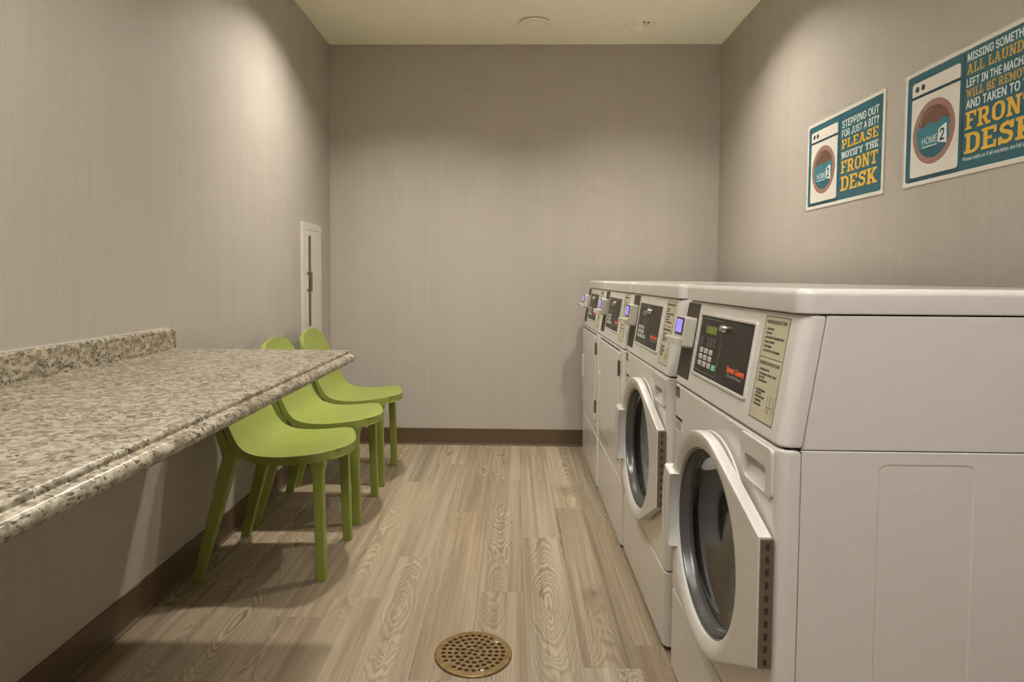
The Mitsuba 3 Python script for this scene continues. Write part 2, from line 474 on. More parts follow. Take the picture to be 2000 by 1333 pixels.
def chair_parts():
    # centre line and edge line of the moulded shell, front lip to the top of the back: (x, z)
    ctr = [(-0.597, 0.449), (-0.607, 0.4555), (-0.63, 0.457), (-0.69, 0.450), (-0.76, 0.441), (-0.83, 0.436), (-0.895, 0.439), (-0.945, 0.458), (-0.980, 0.502), (-1.006, 0.562), (-1.036, 0.640), (-1.064, 0.715), (-1.085, 0.792)]
    M = 41
    C0, s0 = smooth_curve(ctr, 400)
    L = s0[-1]
    rf, rb = 0.115, 0.100
    phi = np.linspace(0, math.pi / 2, 13)
    s = np.concatenate([rf * (1 - np.cos(phi)), np.linspace(rf, L - rb, 36)[1:-1], L - rb * (1 - np.cos(phi[::-1]))])
    N = len(s)
    C = np.stack([np.interp(s, s0, C0[:, i]) for i in range(2)], 1)
    w = np.interp(s / L, [0, 0.10, 0.35, 0.50, 0.60, 0.70, 0.85, 1.0], [0.207, 0.207, 0.207, 0.204, 0.199, 0.196, 0.192, 0.187])
    w[:13] -= 0.088 * (1 - np.sin(phi))
    w[-13:] -= rb * (1 - np.sin(phi[::-1]))
    tan = np.gradient(C, s, axis=0)
    tan /= np.linalg.norm(tan, axis=1, keepdims=True)
    nor = np.stack([tan[:, 1], -tan[:, 0]], 1)       # towards the sitter: up on the seat, forward on the back
    nor = np.where((nor[:, 1:2] < 0) & (np.abs(tan[:, 0:1]) > 0.5), -nor, nor)
    nor = nor * np.sign(nor[:, 0:1] * 0.5 + nor[:, 1:2] + 1e-9)
    t = np.linspace(-1, 1, M)
    t = np.sign(t) * np.abs(t) ** 0.8
    dish = np.interp(s / L, [0, 0.12, 0.3, 0.5, 0.6, 0.75, 1], [0.000, 0.004, 0.008, 0.014, 0.014, 0.009, 0.005])
    th = np.interp(s / L, [0, 0.06, 0.35, 0.52, 0.64, 1], [0.030, 0.032, 0.031, 0.027, 0.020, 0.018])
    top = np.zeros((N, M, 3))
    bot = np.zeros((N, M, 3))
    for i in range(N):
        lift = dish[i] * t ** 2
        top[i, :, 0] = C[i, 0] + nor[i, 0] * lift
        top[i, :, 2] = C[i, 1] + nor[i, 1] * lift
        top[i, :, 1] = w[i] * t
        front = max(0.0, 1 - s[i] / (0.30 * L)) ** 1.5          # the front edge bows forward in the middle
        top[i, :, 0] -= 0.034 * np.abs(t) ** 2.2 * front
        crown = max(0.0, 1 - (L - s[i]) / (0.22 * L)) ** 1.5    # and the top of the back is crowned
        top[i, :, 2] -= 0.012 * t ** 2 * crown
        bot[i] = top[i]
        q = min(1.0, max(0.0, (s[i] / L - 0.18) / 0.22))        # the seat's rim hangs straight down, the back's is square to it
        dn = np.array([nor[i, 0] * q, nor[i, 1] * q + (1 - q)])
        dn /= np.linalg.norm(dn)
        bot[i, :, 0] -= dn[0] * th[i]
        bot[i, :, 2] -= dn[1] * th[i]
    # rim: pull the top boundary in a touch so that the edge catches light
    top[:, 0, 1] += 0.003; top[:, -1, 1] -= 0.003
    mid = bot + 0.9 * (top - bot)
    mid[:, 0, 1] = -w; mid[:, -1, 1] = w
    V = np.concatenate([top.reshape(-1, 3), bot.reshape(-1, 3)])
    idx = np.arange(N * M).reshape(N, M)
    Fc = []
    for i in range(N - 1):
        for j in range(M - 1):
            a, b, c, d = idx[i, j], idx[i, j + 1], idx[i + 1, j + 1], idx[i + 1, j]
            Fc += [(a, b, c), (a, c, d)]
            o = N * M
            Fc += [(a + o, c + o, b + o), (a + o, d + o, c + o)]
    loop = [(0, j) for j in range(M)] + [(i, M - 1) for i in range(1, N)] + [(N - 1, j) for j in range(M - 2, -1, -1)] + [(i, 0) for i in range(N - 2, 0, -1)]
    st = len(V)
    V = np.concatenate([V, np.array([mid[i, j] for i, j in loop])])
    n = len(loop)
    for q in range(n):
        a, b = loop[q], loop[(q + 1) % n]
        ta, tb, ba, bb = idx[a], idx[b], idx[a] + N * M, idx[b] + N * M
        ma, mb = st + q, st + (q + 1) % n
        Fc += [(ta, ma, mb), (ta, mb, tb), (ma, ba, bb), (ma, bb, mb)]
    shell = trimesh.Trimesh(V, np.array(Fc), process=False)
    if trimesh.Trimesh(V, np.array(Fc)).volume < 0:
        shell.invert()

    def leg(stations):
        """stations: (cx, cy, z, half x, half y), top to bottom; a rounded rectangle lofted"""
        base = ring_of(rr(-1, -1, 1, 1, 0.30, 2))
        k = len(base)
        V = np.concatenate([np.column_stack([cx + base[:, 0] * hx, cy + base[:, 1] * hy, np.full(k, z)]) for (cx, cy, z, hx, hy) in stations])
        Fc = []
        for i in range(len(stations) - 1):
            for j in range(k):
                a, b = i * k + j, i * k + (j + 1) % k
                Fc += [(a, a + k, b + k), (a, b + k, b)]
        Fc += [(0, j, j + 1) for j in range(1, k - 1)]
        e = (len(stations) - 1) * k
        Fc += [(e, e + j + 1, e + j) for j in range(1, k - 1)]
        return trimesh.Trimesh(V, np.array(Fc), process=False)

    legs = []
    for s_ in (-1, 1):
        fx = lambda z: -0.669 + (-0.0115) * (z - 0.0) / 0.39 * 1.0
        fy = lambda z: s_ * (0.171 + 0.006 * (1 - z / 0.42))
        st_ = [(0.428, 0.027, 0.022), (0.4155, 0.029, 0.022), (0.4095, 0.0265, 0.0210), (0.403, 0.0240, 0.0196), (0.393, 0.0222, 0.0182), (0.378, 0.0193, 0.0172), (0.35, 0.0182, 0.0168), (0.006, 0.0172, 0.0152), (0.0, 0.0160, 0.014)]
        legs.append(leg([(fx(z), fy(z), z, hx, hy) for (z, hx, hy) in st_]))
    for s_ in (-1, 1):
        rx = lambda z: -0.976 - 0.123 * (0.47 - z) / 0.47 - 0.010 * max(0, (z - 0.435) / 0.037)
        ry = lambda z: s_ * (0.178 + 0.024 * (1 - z / 0.47))
        st_ = [(0.472, 0.010, 0.016), (0.464, 0.016, 0.019), (0.452, 0.021, 0.0205), (0.435, 0.0255, 0.0205), (0.40, 0.0265, 0.0185), (0.35, 0.0245, 0.017), (0.20, 0.0215, 0.016), (0.006, 0.0175, 0.0145), (0.0, 0.016, 0.0135)]
        legs.append(leg([(rx(z), ry(z), z, hx, hy) for (z, hx, hy) in st_]))
        # the flank brace that runs from the leg's top up behind the back
    fins = []
    for s_ in (-1, 1):
        st_ = [(-1.070, 0.660, 0.005), (-1.050, 0.60, 0.009), (-1.031, 0.545, 0.013), (-1.014, 0.50, 0.018), (-0.994, 0.455, 0.023), (-0.991, 0.415, 0.018)]
        fins.append(leg([(x, s_ * 0.182, z, hx, 0.011) for (x, z, hx) in st_]))
    return shell, legs, fins


shell, legs, fins = chair_parts()
d_shell = mikit.ply(shell, 'green_plastic', smooth=38)
d_legs = [mikit.ply(m, 'green_plastic', smooth=38) for m in legs]
d_fins = [mikit.ply(m, 'green_plastic', smooth=38) for m in fins]
CHAIRS = [(2.375, 'lime green moulded plastic chair nearest the camera, its back under the counter'),
          (2.885, 'lime green moulded plastic chair in the middle of the row of three'),
          (3.392, 'lime green moulded plastic chair farthest back, in front of the white wall cabinet')]
for (cy, lab) in CHAIRS:
    k = numbered('plastic_chair')
    tag(k, lab, 'chair', 'green plastic chairs along the left wall')
    tw = T().translate([0.0, cy, 0.0])
    scene[k + '__seat_shell'] = {**d_shell, 'to_world': tw}
    for m in d_legs:
        scene[numbered(k + '__leg')] = {**m, 'to_world': tw}
    for m in d_fins:
        scene[numbered(k + '__back_brace')] = {**m, 'to_world': tw}

# ------------------------------------------------------------------ machines
W, DEP, SD = 0.69, 0.685, 0.034        # width, depth, seam depth
ZL, ZK, ZP, ZT = 0.012, 0.232, 0.791, 1.0135   # bottom, kick seam, console bottom, console top
SLOPE = 0.155
CA = 1 / math.hypot(1, SLOPE)
# machine-local frame: x from the front plane into the machine, y from the near side to the far side; reading coordinates u = W - y, v up, w out of the front
FRONT = dict(origin=(0, W, 0), eu=(0, -1, 0), ev=(0, 0, 1), ew=(-1, 0, 0))
EV, EW = np.array([SLOPE * CA, 0, CA]), np.array([-CA, 0, SLOPE * CA])
PANEL = dict(origin=(0, W, ZP), eu=(0, -1, 0), ev=EV, ew=EW)


def onf(m):
    return framed(m, **FRONT)


def onp(m):
    return framed(m, **PANEL)


def pv(z):
    return (z - ZP) / CA


def u_profile(x0, xs, r=0.022):
    """front with rounded corners: plan polygon from x0 (front) to xs (seam)"""
    p = rr(x0, 0, xs + 0.2, W, r, 5)
    return p.intersection(sbox(x0 - 1, -1, xs, 2))


def slab(x0, xs, z0, z1, r=0.022, bev=0.006):
    p = ring_of(u_profile(x0, xs, r))
    L = [(z0, -bev), (z0 + bev * 0.3, -bev * 0.3), (z0 + bev, 0), (z1 - bev, 0), (z1 - bev * 0.3, -bev * 0.3), (z1, -bev)]
    return layered(p, L)


def console():
    m = slab(0, SD, ZP + 0.0022, ZT, 0.022, 0.006)
    v = m.vertices.copy()
    v[:, 0] += SLOPE * (v[:, 2] - ZP)
    m.vertices = v
    return m


DISP = unary_union([Point(*q).buffer(0.010, quad_segs=4) for q in ((0.532, 0.776), (0.658, 0.776), (0.658, 0.7095), (0.562, 0.7095), (0.540, 0.716), (0.532, 0.728))]).convex_hull
DOORC = (0.366, 0.508)        # u, v of the washer's door
HINGE_U, HZ0, HZ1 = 0.675, 0.414, 0.640
AJAR = math.radians(1.7)


def swing(m):
    """a mesh in the front frame, turned open about the hinge (returns machine-local)"""
    m = onf(m)
    c, s = math.cos(AJAR), math.sin(AJAR)
    px, py = -0.012, W - HINGE_U
    v = m.vertices.copy()
    x, y = v[:, 0] - px, v[:, 1] - py
    v[:, 0], v[:, 1] = px + x * c - y * s, py + x * s + y * c
    m.vertices = v
    return m


def common_parts(kind):
    """list of (part name, mesh, bsdf, smooth, label, extra)"""
    P = []
    core = man(bx(0.05, DEP - 0.004, 0.006, W - 0.006, 0.03, 1.0)) + man(bx(0.012, 0.06, 0.008, W - 0.008, 0.03, ZP))
    if kind == 'washer':
        cyl = trimesh.creation.cylinder(0.209, 0.36, sections=48)
        cyl = onf(trimesh.Trimesh(cyl.vertices + np.array([DOORC[0], DOORC[1], -0.13]), cyl.faces, process=False))
        core = core - man(cyl)
    P.append(('inner_frame', unman(core), 'shadow_core', False, None))
    # side panels, lower and upper, on both sides
    emb = plate(rr(0.160, 0.08, 0.316, 0.770, 0.014, 4), -0.004, 0.004, 0)
    cut = layered(ring_of(rr(0.160, 0.08, 0.316, 0.770, 0.014, 4)), [(-0.0008, -0.0024), (0.0, 0.0), (0.01, 0.0)])
    for side in (0, 1):
        low = man(rbox(SD + 0.0018, DEP, 0.0, 0.012, ZL, ZP - 0.0004, 0.0018, 8))
        # frame: u = x, v = z, w = outwards (-y on the near side)
        c2 = framed(cut, (0, 0.0, 0), (1, 0, 0), (0, 0, 1), (0, -1, 0))
        low = unman(low - man(c2))
        x0, x1 = SD + 0.0022, DEP
        p = Polygon([(x0, ZP + 0.0008), (x1, ZP + 0.0008), (x1, ZT - 0.001), (x0 + SLOPE * (ZT - ZP), ZT - 0.001)])
        up = framed(plate(p, -0.012, 0.0, 0.002, 2), (0, 0, 0), (1, 0, 0), (0, 0, 1), (0, -1, 0))
        for nm, m in (('side_panel', low), ('upper_side_panel', up)):
            m = m.copy()
            if side:
                v = m.vertices.copy()
                v[:, 1] = W - v[:, 1]
                m.vertices = v
                m.invert()
            P.append((nm, m, 'white_enamel', 10 if nm == 'side_panel' else 35, None))
    seam = ZK if kind == 'washer' else 0.268
    P.append(('lower_panel', slab(0.0, SD, ZL, seam - 0.0015), 'white_enamel', 35, None))
    fp = slab(0.0, SD, seam + 0.0012, ZP - 0.0008)
    if kind == 'washer':
        cyl = trimesh.creation.cylinder(0.2055, 0.2, sections=64)
        cyl = onf(trimesh.Trimesh(cyl.vertices + np.array([DOORC[0], DOORC[1], 0.0]), cyl.faces, process=False))
        fp = unman(man(fp) - man(cyl) - man(onf(flat(DISP.buffer(0.0008), -0.030, 0.05))))
    P.append(('front_panel', fp, 'white_enamel', 35, None))
    P.append(('console', console(), 'white_enamel', 35, None))
    lid = layered(ring_of(rr(0.0265, -0.001, DEP + 0.003, W + 0.001, 0.024, 5)), [(ZT + 0.0012, -0.0015), (ZT + 0.0030, 0.0)] + [(1.0565 - 0.012 + 0.012 * math.sin(a), -0.012 * (1 - math.cos(a))) for a in np.linspace(0, math.pi / 2, 6)])
    P.append(('lid', lid, 'white_enamel', 40, None))
    # feet
    for (x, y) in ((0.06, 0.05), (0.06, W - 0.05), (DEP - 0.06, 0.05), (DEP - 0.06, W - 0.05)):
        f = trimesh.creation.cylinder(0.018, 0.032, sections=16)
        f.apply_translation((x, y, 0.016))
        P.append(('foot', f, 'dark_rubber', False, None))
    # brown strip on the left of the console
    P.append(('console_strip', onp(plate(rr(0.012, pv(0.8145), 0.120, pv(1.0075), 0.003), -0.001, 0.0009, 0)), 'brown_film', False, 'dark brown strip'))
    # card reader: a wedge body, a lower nose with a slot, a lit screen
    body = onp(plate(rr(0.030, pv(0.893), 0.112, pv(0.971), 0.008), 0.0, 0.031, 0.006, 3))
    nose = [(0.026, 0.022), (0.110, 0.022), (0.110, 0.040), (0.098, 0.047), (0.060, 0.055), (0.040, 0.057), (0.027, 0.050)]
    nm_ = plate(Polygon(nose), pv(0.893) + 0.003, pv(0.893) + 0.023, 0.004, 3)      # (u, w, v)
    v = nm_.vertices.copy()
    nm_.vertices = v[:, [0, 2, 1]]
    nm_.invert()
    P.append(('card_reader', cat(body, onp(nm_)), 'off_white_plastic', 35, 'small off-white card reader with a lit screen'))
    P.append(('card_reader__screen_bezel', onp(plate(rr(0.036, pv(0.922), 0.106, pv(0.9665), 0.004), 0.029, 0.0325, 0.001)), 'black_plastic', False, None))
    P.append(('card_reader__screen', onp(plate(rr(0.044, pv(0.928), 0.098, pv(0.962), 0.001), 0.031, 0.0331, 0)), 'SCREEN', False, 'violet lit screen'))
    P.append(('card_reader__card_slot', onp(plate(sbox(0.032, pv(0.9035), 0.058, pv(0.9058)), 0.043, 0.0573, 0)), 'ink_black', False, None))
    # black control panel in its raised frame
    o = rr(0.146, pv(0.8375), 0.509, pv(0.9885), 0.006)
    inn = rr(0.1535, pv(0.8440), 0.5015, pv(0.9820), 0.003)
    fr = layered(ring_of(o), [(-0.001, 0, 0), (0.0030, 0, 0), (0.0042, -0.0012, 0.0012)], hole=ring_of(inn))
    P.append(('control_panel_frame', onp(fr), 'white_plastic', 30, None))
    P.append(('control_panel', onp(plate(inn, -0.0005, 0.0016, 0)), 'black_panel', False, 'black control panel'))
    o2 = rr(0.160, pv(0.8515), 0.3185, pv(0.9765), 0.004)
    line = o2.difference(rr(0.1609, pv(0.8524), 0.3176, pv(0.9756), 0.0035))
    P.append(('control_panel__keypad_outline', onp(flat(line, 0.0016, 0.0020)), 'dim_print', False, None))
    P.append(('control_panel__display', onp(plate(rr(0.203, pv(0.9425), 0.281, pv(0.9605), 0.001), 0.0016, 0.0022, 0)), 'lcd_green', False, 'green liquid crystal display'))
    dg = []
    for q in range(3):
        x = 0.226 + q * 0.012
        dg += [sbox(x, pv(0.9465), x + 0.0015, pv(0.9565)), sbox(x + 0.006, pv(0.9465), x + 0.0075, pv(0.9565)), sbox(x, pv(0.9465), x + 0.0075, pv(0.9475)), sbox(x, pv(0.9555), x + 0.0075, pv(0.9565))]
    P.append(('control_panel__display_digit', onp(flat(unary_union(dg), 0.0022, 0.0024)), 'lcd_digit', False, None))
    ind = []
    for r_ in range(4):
        for c_ in range(4):
            x = (0.176, 0.226, 0.248, 0.270)[c_]
            ind.append(sbox(x, pv(0.914 + r_ * 0.0055), x + 0.010, pv(0.9158 + r_ * 0.0055)))
    for r_ in range(3):
        ind.append(sbox(0.168, pv(0.8705 + r_ * 0.0155), 0.176, pv(0.8722 + r_ * 0.0155)))
    P.append(('control_panel__indicator_print', onp(flat(unary_union(ind), 0.0016, 0.0019)), 'dim_print', False, None))
    for r_ in range(3):
        for c_ in range(3):
            x, z = 0.1825 + c_ * 0.0345, 0.8955 - r_ * 0.0155
            P.append(('control_panel__key', onp(plate(rr(x, pv(z), x + 0.0215, pv(z + 0.0118), 0.002), 0.0016, 0.0034, 0.0008)), 'key_grey', False, None))
    for r_ in range(3):
        for c_ in range(3):
            x, z = 0.1825 + c_ * 0.0345, 0.8955 - r_ * 0.0155
            mk = rr(x + 0.006, pv(z + 0.003), x + 0.0155, pv(z + 0.0085), 0.001).difference(rr(x + 0.008, pv(z + 0.0042), x + 0.0135, pv(z + 0.0073), 0.001))
            P.append(('control_panel__key_print', onp(flat(mk, 0.0034, 0.0036)), 'key_print', False, None))
    P.append(('control_panel__start_key', onp(plate(rr(0.286, pv(0.864), 0.309, pv(0.8765), 0.002), 0.0016, 0.0034, 0.0008)), 'key_green', False, 'green start key'))
    lk = lathe([(0.0100, 0.0), (0.0100, 0.004), (0.0085, 0.006), (0.0080, 0.0115), (0.0055, 0.0130), (0.0, 0.0130)], 20)
    lk.apply_translation((0.334, pv(0.9615), 0.0016))
    P.append(('lock', onp(lk), 'chrome', 40, 'round chrome lock'))
    t1 = text_w('Speed Queen', 0.0115, 0.100, 0.0004, True)
    t1.apply_translation((0.384, pv(0.8765), 0.0016))
    P.append(('control_panel__logo_lettering', onp(t1), 'orange_red', False, 'orange lettering'))
    t2 = text_w('Commercial Washer' if kind == 'washer' else 'Commercial Dryer', 0.0062, 0.088, 0.0003)
    t2.apply_translation((0.386, pv(0.8665), 0.0016))
    P.append(('control_panel__sub_lettering', onp(t2), 'dim_print', False, None))
    # instruction label
    lb = sbox(0.5400, pv(0.8170), 0.6440, pv(1.0040))
    P.append(('instruction_label', onp(flat(lb, -0.0005, 0.0008)), 'label_tan', False, 'tan instruction label with black print'))
    pr = [flat(lb.difference(sbox(0.5413, pv(0.8184), 0.6427, pv(1.0026))), 0.0008, 0.0011), flat(sbox(0.541, pv(0.9285), 0.643, pv(0.9297)), 0.0008, 0.0011)]

    def tl(s, z, x=0.546, h=0.0042, w=None, b=False):
        m = text_w(s, h, w, 0.0003, b)
        m.apply_translation((x, pv(z), 0.0008))
        pr.append(m)
    if kind == 'washer':
        tl('OPERATING INSTRUCTIONS', 0.9905, 0.548, 0.0060, 0.086, True)
        for s, z, w_ in (('1. Load Laundry', 0.9790, 0.034), ('2. Close Door', 0.9715, 0.028), ('3. Add Supplies (See Instructions Below)', 0.9635, 0.082), ('4. Select Cycle Below', 0.9555, 0.046), ('5. Insert Payment', 0.9475, 0.036), ('6. Press Start Key to Start Machine', 0.9395, 0.074)):
            tl(s, z, 0.549, 0.0046, w_, True)
        tl('DISPENSER INSTRUCTIONS', 0.9160, 0.546, 0.0060, 0.088, True)
        for s, z, w_, x_ in (('1. Open Dispenser Door', 0.9055, 0.046, 0.549), ('2. Add Detergent, Bleach, Softener', 0.8975, 0.080, 0.549), ('as Desired', 0.8915, 0.026, 0.553), ('3. Close Dispenser Door', 0.8850, 0.044, 0.549), ('A. Pre-Wash Detergent', 0.8680, 0.042, 0.549), ('(if desired)', 0.8625, 0.024, 0.553), ('B. Main Wash Detergent', 0.8560, 0.044, 0.549), ('C. Liquid Bleach', 0.8490, 0.032, 0.549), ('D. Fabric Softener', 0.8420, 0.034, 0.549)):
            tl(s, z, x_, 0.0044, w_, True)
        d = []
        for (a, b, c, e) in ((0.608, 0.846, 0.621, 0.866), (0.621, 0.846, 0.635, 0.866), (0.608, 0.836, 0.618, 0.846), (0.618, 0.834, 0.634, 0.846)):
            q = rr(a, pv(b), c, pv(e), 0.002)
            d.append(q.difference(q.buffer(-0.0006)))
        pr.append(flat(unary_union(d), 0.0008, 0.0011))
    else:
        tl('OPERATING INSTRUCTIONS', 0.9905, 0.548, 0.0060, 0.086, True)
        for i_ in range(5):
            pr.append(flat(unary_union([sbox(0.549, pv(0.979 - i_ * 0.009), 0.549 + 0.03 + 0.016 * ((i_ * 7) % 4), pv(0.982 - i_ * 0.009)), sbox(0.549, pv(0.905 - i_ * 0.013), 0.549 + 0.03 + 0.014 * ((i_ * 5) % 4), pv(0.909 - i_ * 0.013))]), 0.0008, 0.0011))
    P.append(('instruction_label__lettering', onp(cat(pr)), 'ink_black', False, None))
    return P


def washer_parts():
    P = common_parts('washer')
    U, V = DOORC
    ang = np.linspace(0, 2 * np.pi, 96, endpoint=False)
    circ = Polygon(np.column_stack([U + 0.2325 * np.cos(ang), V + 0.2325 * np.sin(ang)]))
    hull = unary_union([circ, Polygon([(HINGE_U, HZ1), (HINGE_U - 0.05, V), (HINGE_U, HZ0)])]).convex_hull
    outer = ring_of(hull)
    hole = np.column_stack([U + 0.195 * np.cos(ang), V + 0.195 * np.sin(ang)])
    # plate: w from 0.003 (back) to 0.046 (front), its edge well rounded, its hole flared like a shallow bowl
    L = [(0.0020, -0.003, 0.0), (0.0035, 0.0, 0.0), (0.0165, 0.0, 0.0005), (0.0195, -0.0001, 0.0045), (0.0228, -0.0006, 0.0125), (0.0245, -0.0020, 0.0200), (0.0252, -0.0045, 0.0260)]
    door = man(layered(outer, L, hole))
    # grip pocket on the free side
    arc = [(U + r_ * math.cos(a), V + r_ * math.sin(a)) for r_, aa in ((0.2360, np.linspace(math.pi - 0.37, math.pi + 0.37, 9)), (0.2010, np.linspace(math.pi + 0.41, math.pi - 0.41, 9))) for a in aa]
    pocket = flat(Polygon(arc), 0.0120, 0.08)
    door = unman(door - man(pocket))
    P.append(('door', swing(door), 'white_plastic', 32, 'round white porthole door'))
    P.append(('door__grip_pocket', swing(flat(Polygon(arc).buffer(0.0005), 0.0080, 0.0125)), 'grey_plastic', False, None))
    # raised frame round the pocket
    o = [(U + r_ * math.cos(a), V + r_ * math.sin(a)) for r_, aa in ((0.2500, np.linspace(math.pi - 0.41, math.pi + 0.41, 11)), (0.1965, np.linspace(math.pi + 0.47, math.pi - 0.47, 11))) for a in aa]
    fr = layered(ring_of(Polygon(o)), [(0.008, 0, 0), (0.036, 0, 0), (0.0395, -0.003, 0.002)], hole=ring_of(Polygon(arc)))
    P.append(('door__handle', swing(fr), 'white_plastic', 30, None))
    ring = lathe([(0.1990, -0.006), (0.1965, 0.0080), (0.1940, 0.0105), (0.1915, 0.0090), (0.1905, 0.0035), (0.1885, 0.0055), (0.1868, 0.0000), (0.1848, 0.0016), (0.1830, -0.0040), (0.1808, -0.003), (0.1785, -0.009), (0.1785, -0.018), (0.1990, -0.018)], 72)
    ring.apply_translation((U, V, 0))
    P.append(('door__rim_ring', swing(ring), 'satin_steel', 25, 'grey ridged ring round the glass'))
    gl = lathe([(0.1798, -0.008), (0.1770, -0.0125), (0.171, -0.0160), (0.155, -0.0190), (0.118, -0.0230), (0.075, -0.0255), (0.0, -0.0270)], 64)
    gl.apply_translation((U, V, 0))
    P.append(('door__glass', swing(gl), 'door_glass', True, 'dark bowl-shaped door glass'))
    # drum behind
    dr_ = lathe([(0.2045, -0.004), (0.2000, -0.012), (0.190, -0.045), (0.195, -0.07), (0.195, -0.29), (0.0, -0.295)], 48)
    dr_.apply_translation((U, V, 0))
    P.append(('drum', onf(dr_), 'drum_dark', 35, None))
    # piano hinge on the near side of the door
    hy0 = W - HINGE_U
    hg = bx(-0.0225, -0.0015, hy0 - 0.0045, hy0 + 0.001, HZ0 + 0.003, HZ1 - 0.003)
    P.append(('hinge', hg, 'hinge_metal', False, 'bronze-grey piano hinge'))
    for q in range(10):
        z = HZ0 + 0.0145 + q * 0.0219
        P.append(('hinge__knuckle_slot', bx(-0.0145, -0.0090, hy0 - 0.0056, hy0 - 0.003, z - 0.0055, z + 0.0055), 'ink_black', False, None))
    # dispenser drawer front with a scooped grip
    dp = man(plate(DISP, -0.0105, 0.0050, 0.003, 3))
    sc = rbox(0.545, 0.645, 0.706, 0.7500, -0.0090, 0.03, 0.008, 10)
    dp = unman(dp - man(sc))
    P.append(('dispenser_drawer', onf(dp), 'white_plastic', 35, 'white dispenser drawer front with a scooped grip'))
    ch = plate(Polygon([(-0.0092, 0.7050), (0.0022, 0.7050), (0.0010, 0.7080), (-0.0092, 0.7360)]), 0.5460, 0.6440, 0)   # (w, v, u)
    v = ch.vertices.copy()
    ch.vertices = v[:, [2, 1, 0]]
    ch.invert()
    P.append(('dispenser_drawer__grip_chute', onf(ch), 'white_plastic', 35, None))
    # boss round the door on the front panel
    bs = lathe([(0.2330, -0.001), (0.2315, 0.0025), (0.2280, 0.0038), (0.210, 0.0038), (0.206, -0.001)], 72)
    bs.apply_translation((U, V, 0))
    P.append(('door_boss', onf(bs), 'white_enamel', 35, None))
    # two small stickers
    P.append(('rating_sticker', onf(flat(sbox(0.020, 0.757, 0.058, 0.785), -0.0005, 0.0006)), 'brown_film', False, 'small dark sticker'))
    P.append(('rating_sticker__print', onf(flat(unary_union([sbox(0.024, 0.761 + 0.007 * q, 0.054, 0.7625 + 0.007 * q) for q in range(3)]), 0.0006, 0.0008)), 'light_line', False, None))
    P.append(('warning_sticker', onf(flat(sbox(0.024, 0.672, 0.092, 0.708), -0.0005, 0.0006)), 'sign_paper', False, 'small white warning sticker with a black heading'))
    P.append(('warning_sticker__print', onf(flat(unary_union([sbox(0.025, 0.6985, 0.091, 0.7075)] + [sbox(0.027, 0.675 + 0.0055 * q, 0.080 + 0.003 * (q % 3), 0.6772 + 0.0055 * q) for q in range(4)]), 0.0006, 0.0008)), 'ink_black', False, None))
    return P


def dryer_parts():
    P = common_parts('dryer')
    dr0 = rr(0.040, 0.332, 0.622, 0.776, 0.012, 4)
    pk = rr(0.0585, 0.486, 0.0765, 0.612, 0.006, 4)
    ddoor = unman(man(plate(dr0, -0.002, 0.0075, 0.004, 3)) - man(flat(pk, 0.0020, 0.05)))
    P.append(('door', onf(ddoor), 'white_enamel', 35, 'square white dryer door'))
    P.append(('door_gap', onf(flat(rr(0.0375, 0.3295, 0.6245, 0.7790, 0.014, 4).difference(dr0), -0.0006, 0.0007)), 'grey_plastic', False, 'thin gap round the door'))
    P.append(('door_top_slot', onf(plate(sbox(0.050, 0.7775, 0.612, 0.7835), -0.0006, 0.0011, 0)), 'shadow_core', False, 'dark slot along the top of the door'))
    grip = layered(ring_of(rr(0.050, 0.478, 0.085, 0.620, 0.010, 4)), [(0.0070, 0, 0), (0.0105, -0.0005, 0), (0.0125, -0.003, 0.002)], hole=ring_of(pk))
    P.append(('door__grip', onf(grip), 'white_plastic', 35, None))
    P.append(('door__grip_recess', onf(flat(pk.buffer(0.0004), 0.0012, 0.0026)), 'grey_plastic', False, None))
    for z in (0.711, 0.413):
        P.append(('hinge', onf(plate(sbox(0.613, z - 0.031, 0.623, z + 0.031), 0.0, 0.0088, 0.0005)), 'slot_dark', False, 'dark hinge'))
    return P


def ply_parts(P):
    out = []
    for nm, m, b, sm, lab in P:
        if b == 'SCREEN':
            d = mikit.ply(m, 'black_plastic', smooth=sm, emitter={'type': 'area', 'radiance': rgb(0.021, 0.016, 0.066)})
        else:
            d = mikit.ply(m, b, smooth=sm)
        out.append((nm, d, lab))
    return out


def machine(top, parts, loc, lab, category, group, lit=False):
    k = numbered(top)
    tag(k, lab, category, group)
    tw = T().translate(list(loc))
    seen = {}
    for nm, d, l in parts:
        i = seen.get(nm, 0)
        seen[nm] = i + 1
        key = f'{k}__{nm}' + (f'_{i:03d}' if i else '')
        scene[key] = {**d, 'to_world': tw}
        if nm == 'control_panel__display' and not lit:      # only the nearest machine's display is lit green
            scene[key]['bsdf'] = {'type': 'ref', 'id': 'lcd_off'}
            l = 'unlit display'
        if l:
            labels[key] = {'label': l}


WP, DP = ply_parts(washer_parts()), ply_parts(dryer_parts())
machine('washing_machine', WP, (0.437, 1.045, 0), 'white front-loading coin laundry washer nearest the camera, its side in full view', 'washing machine', 'front-loading washers', lit=True)
machine('washing_machine', WP, (0.436, 1.800, 0), 'white front-loading washer second in the row, between the nearest washer and the dryers', 'washing machine', 'front-loading washers')
machine('clothes_dryer', DP, (0.428, 2.4965, 0), 'white clothes dryer with a square door, third in the row beside the second washer', 'clothes dryer', 'clothes dryers')
machine('clothes_dryer', DP, (0.425, 3.200, 0), 'white clothes dryer with a square door, last in the row by the end wall', 'clothes dryer', 'clothes dryers')

# ------------------------------------------------------------------ signs on the right wall


def stroke(pts, t):
    return LineString(pts).buffer(t / 2, cap_style=2, join_style=2)


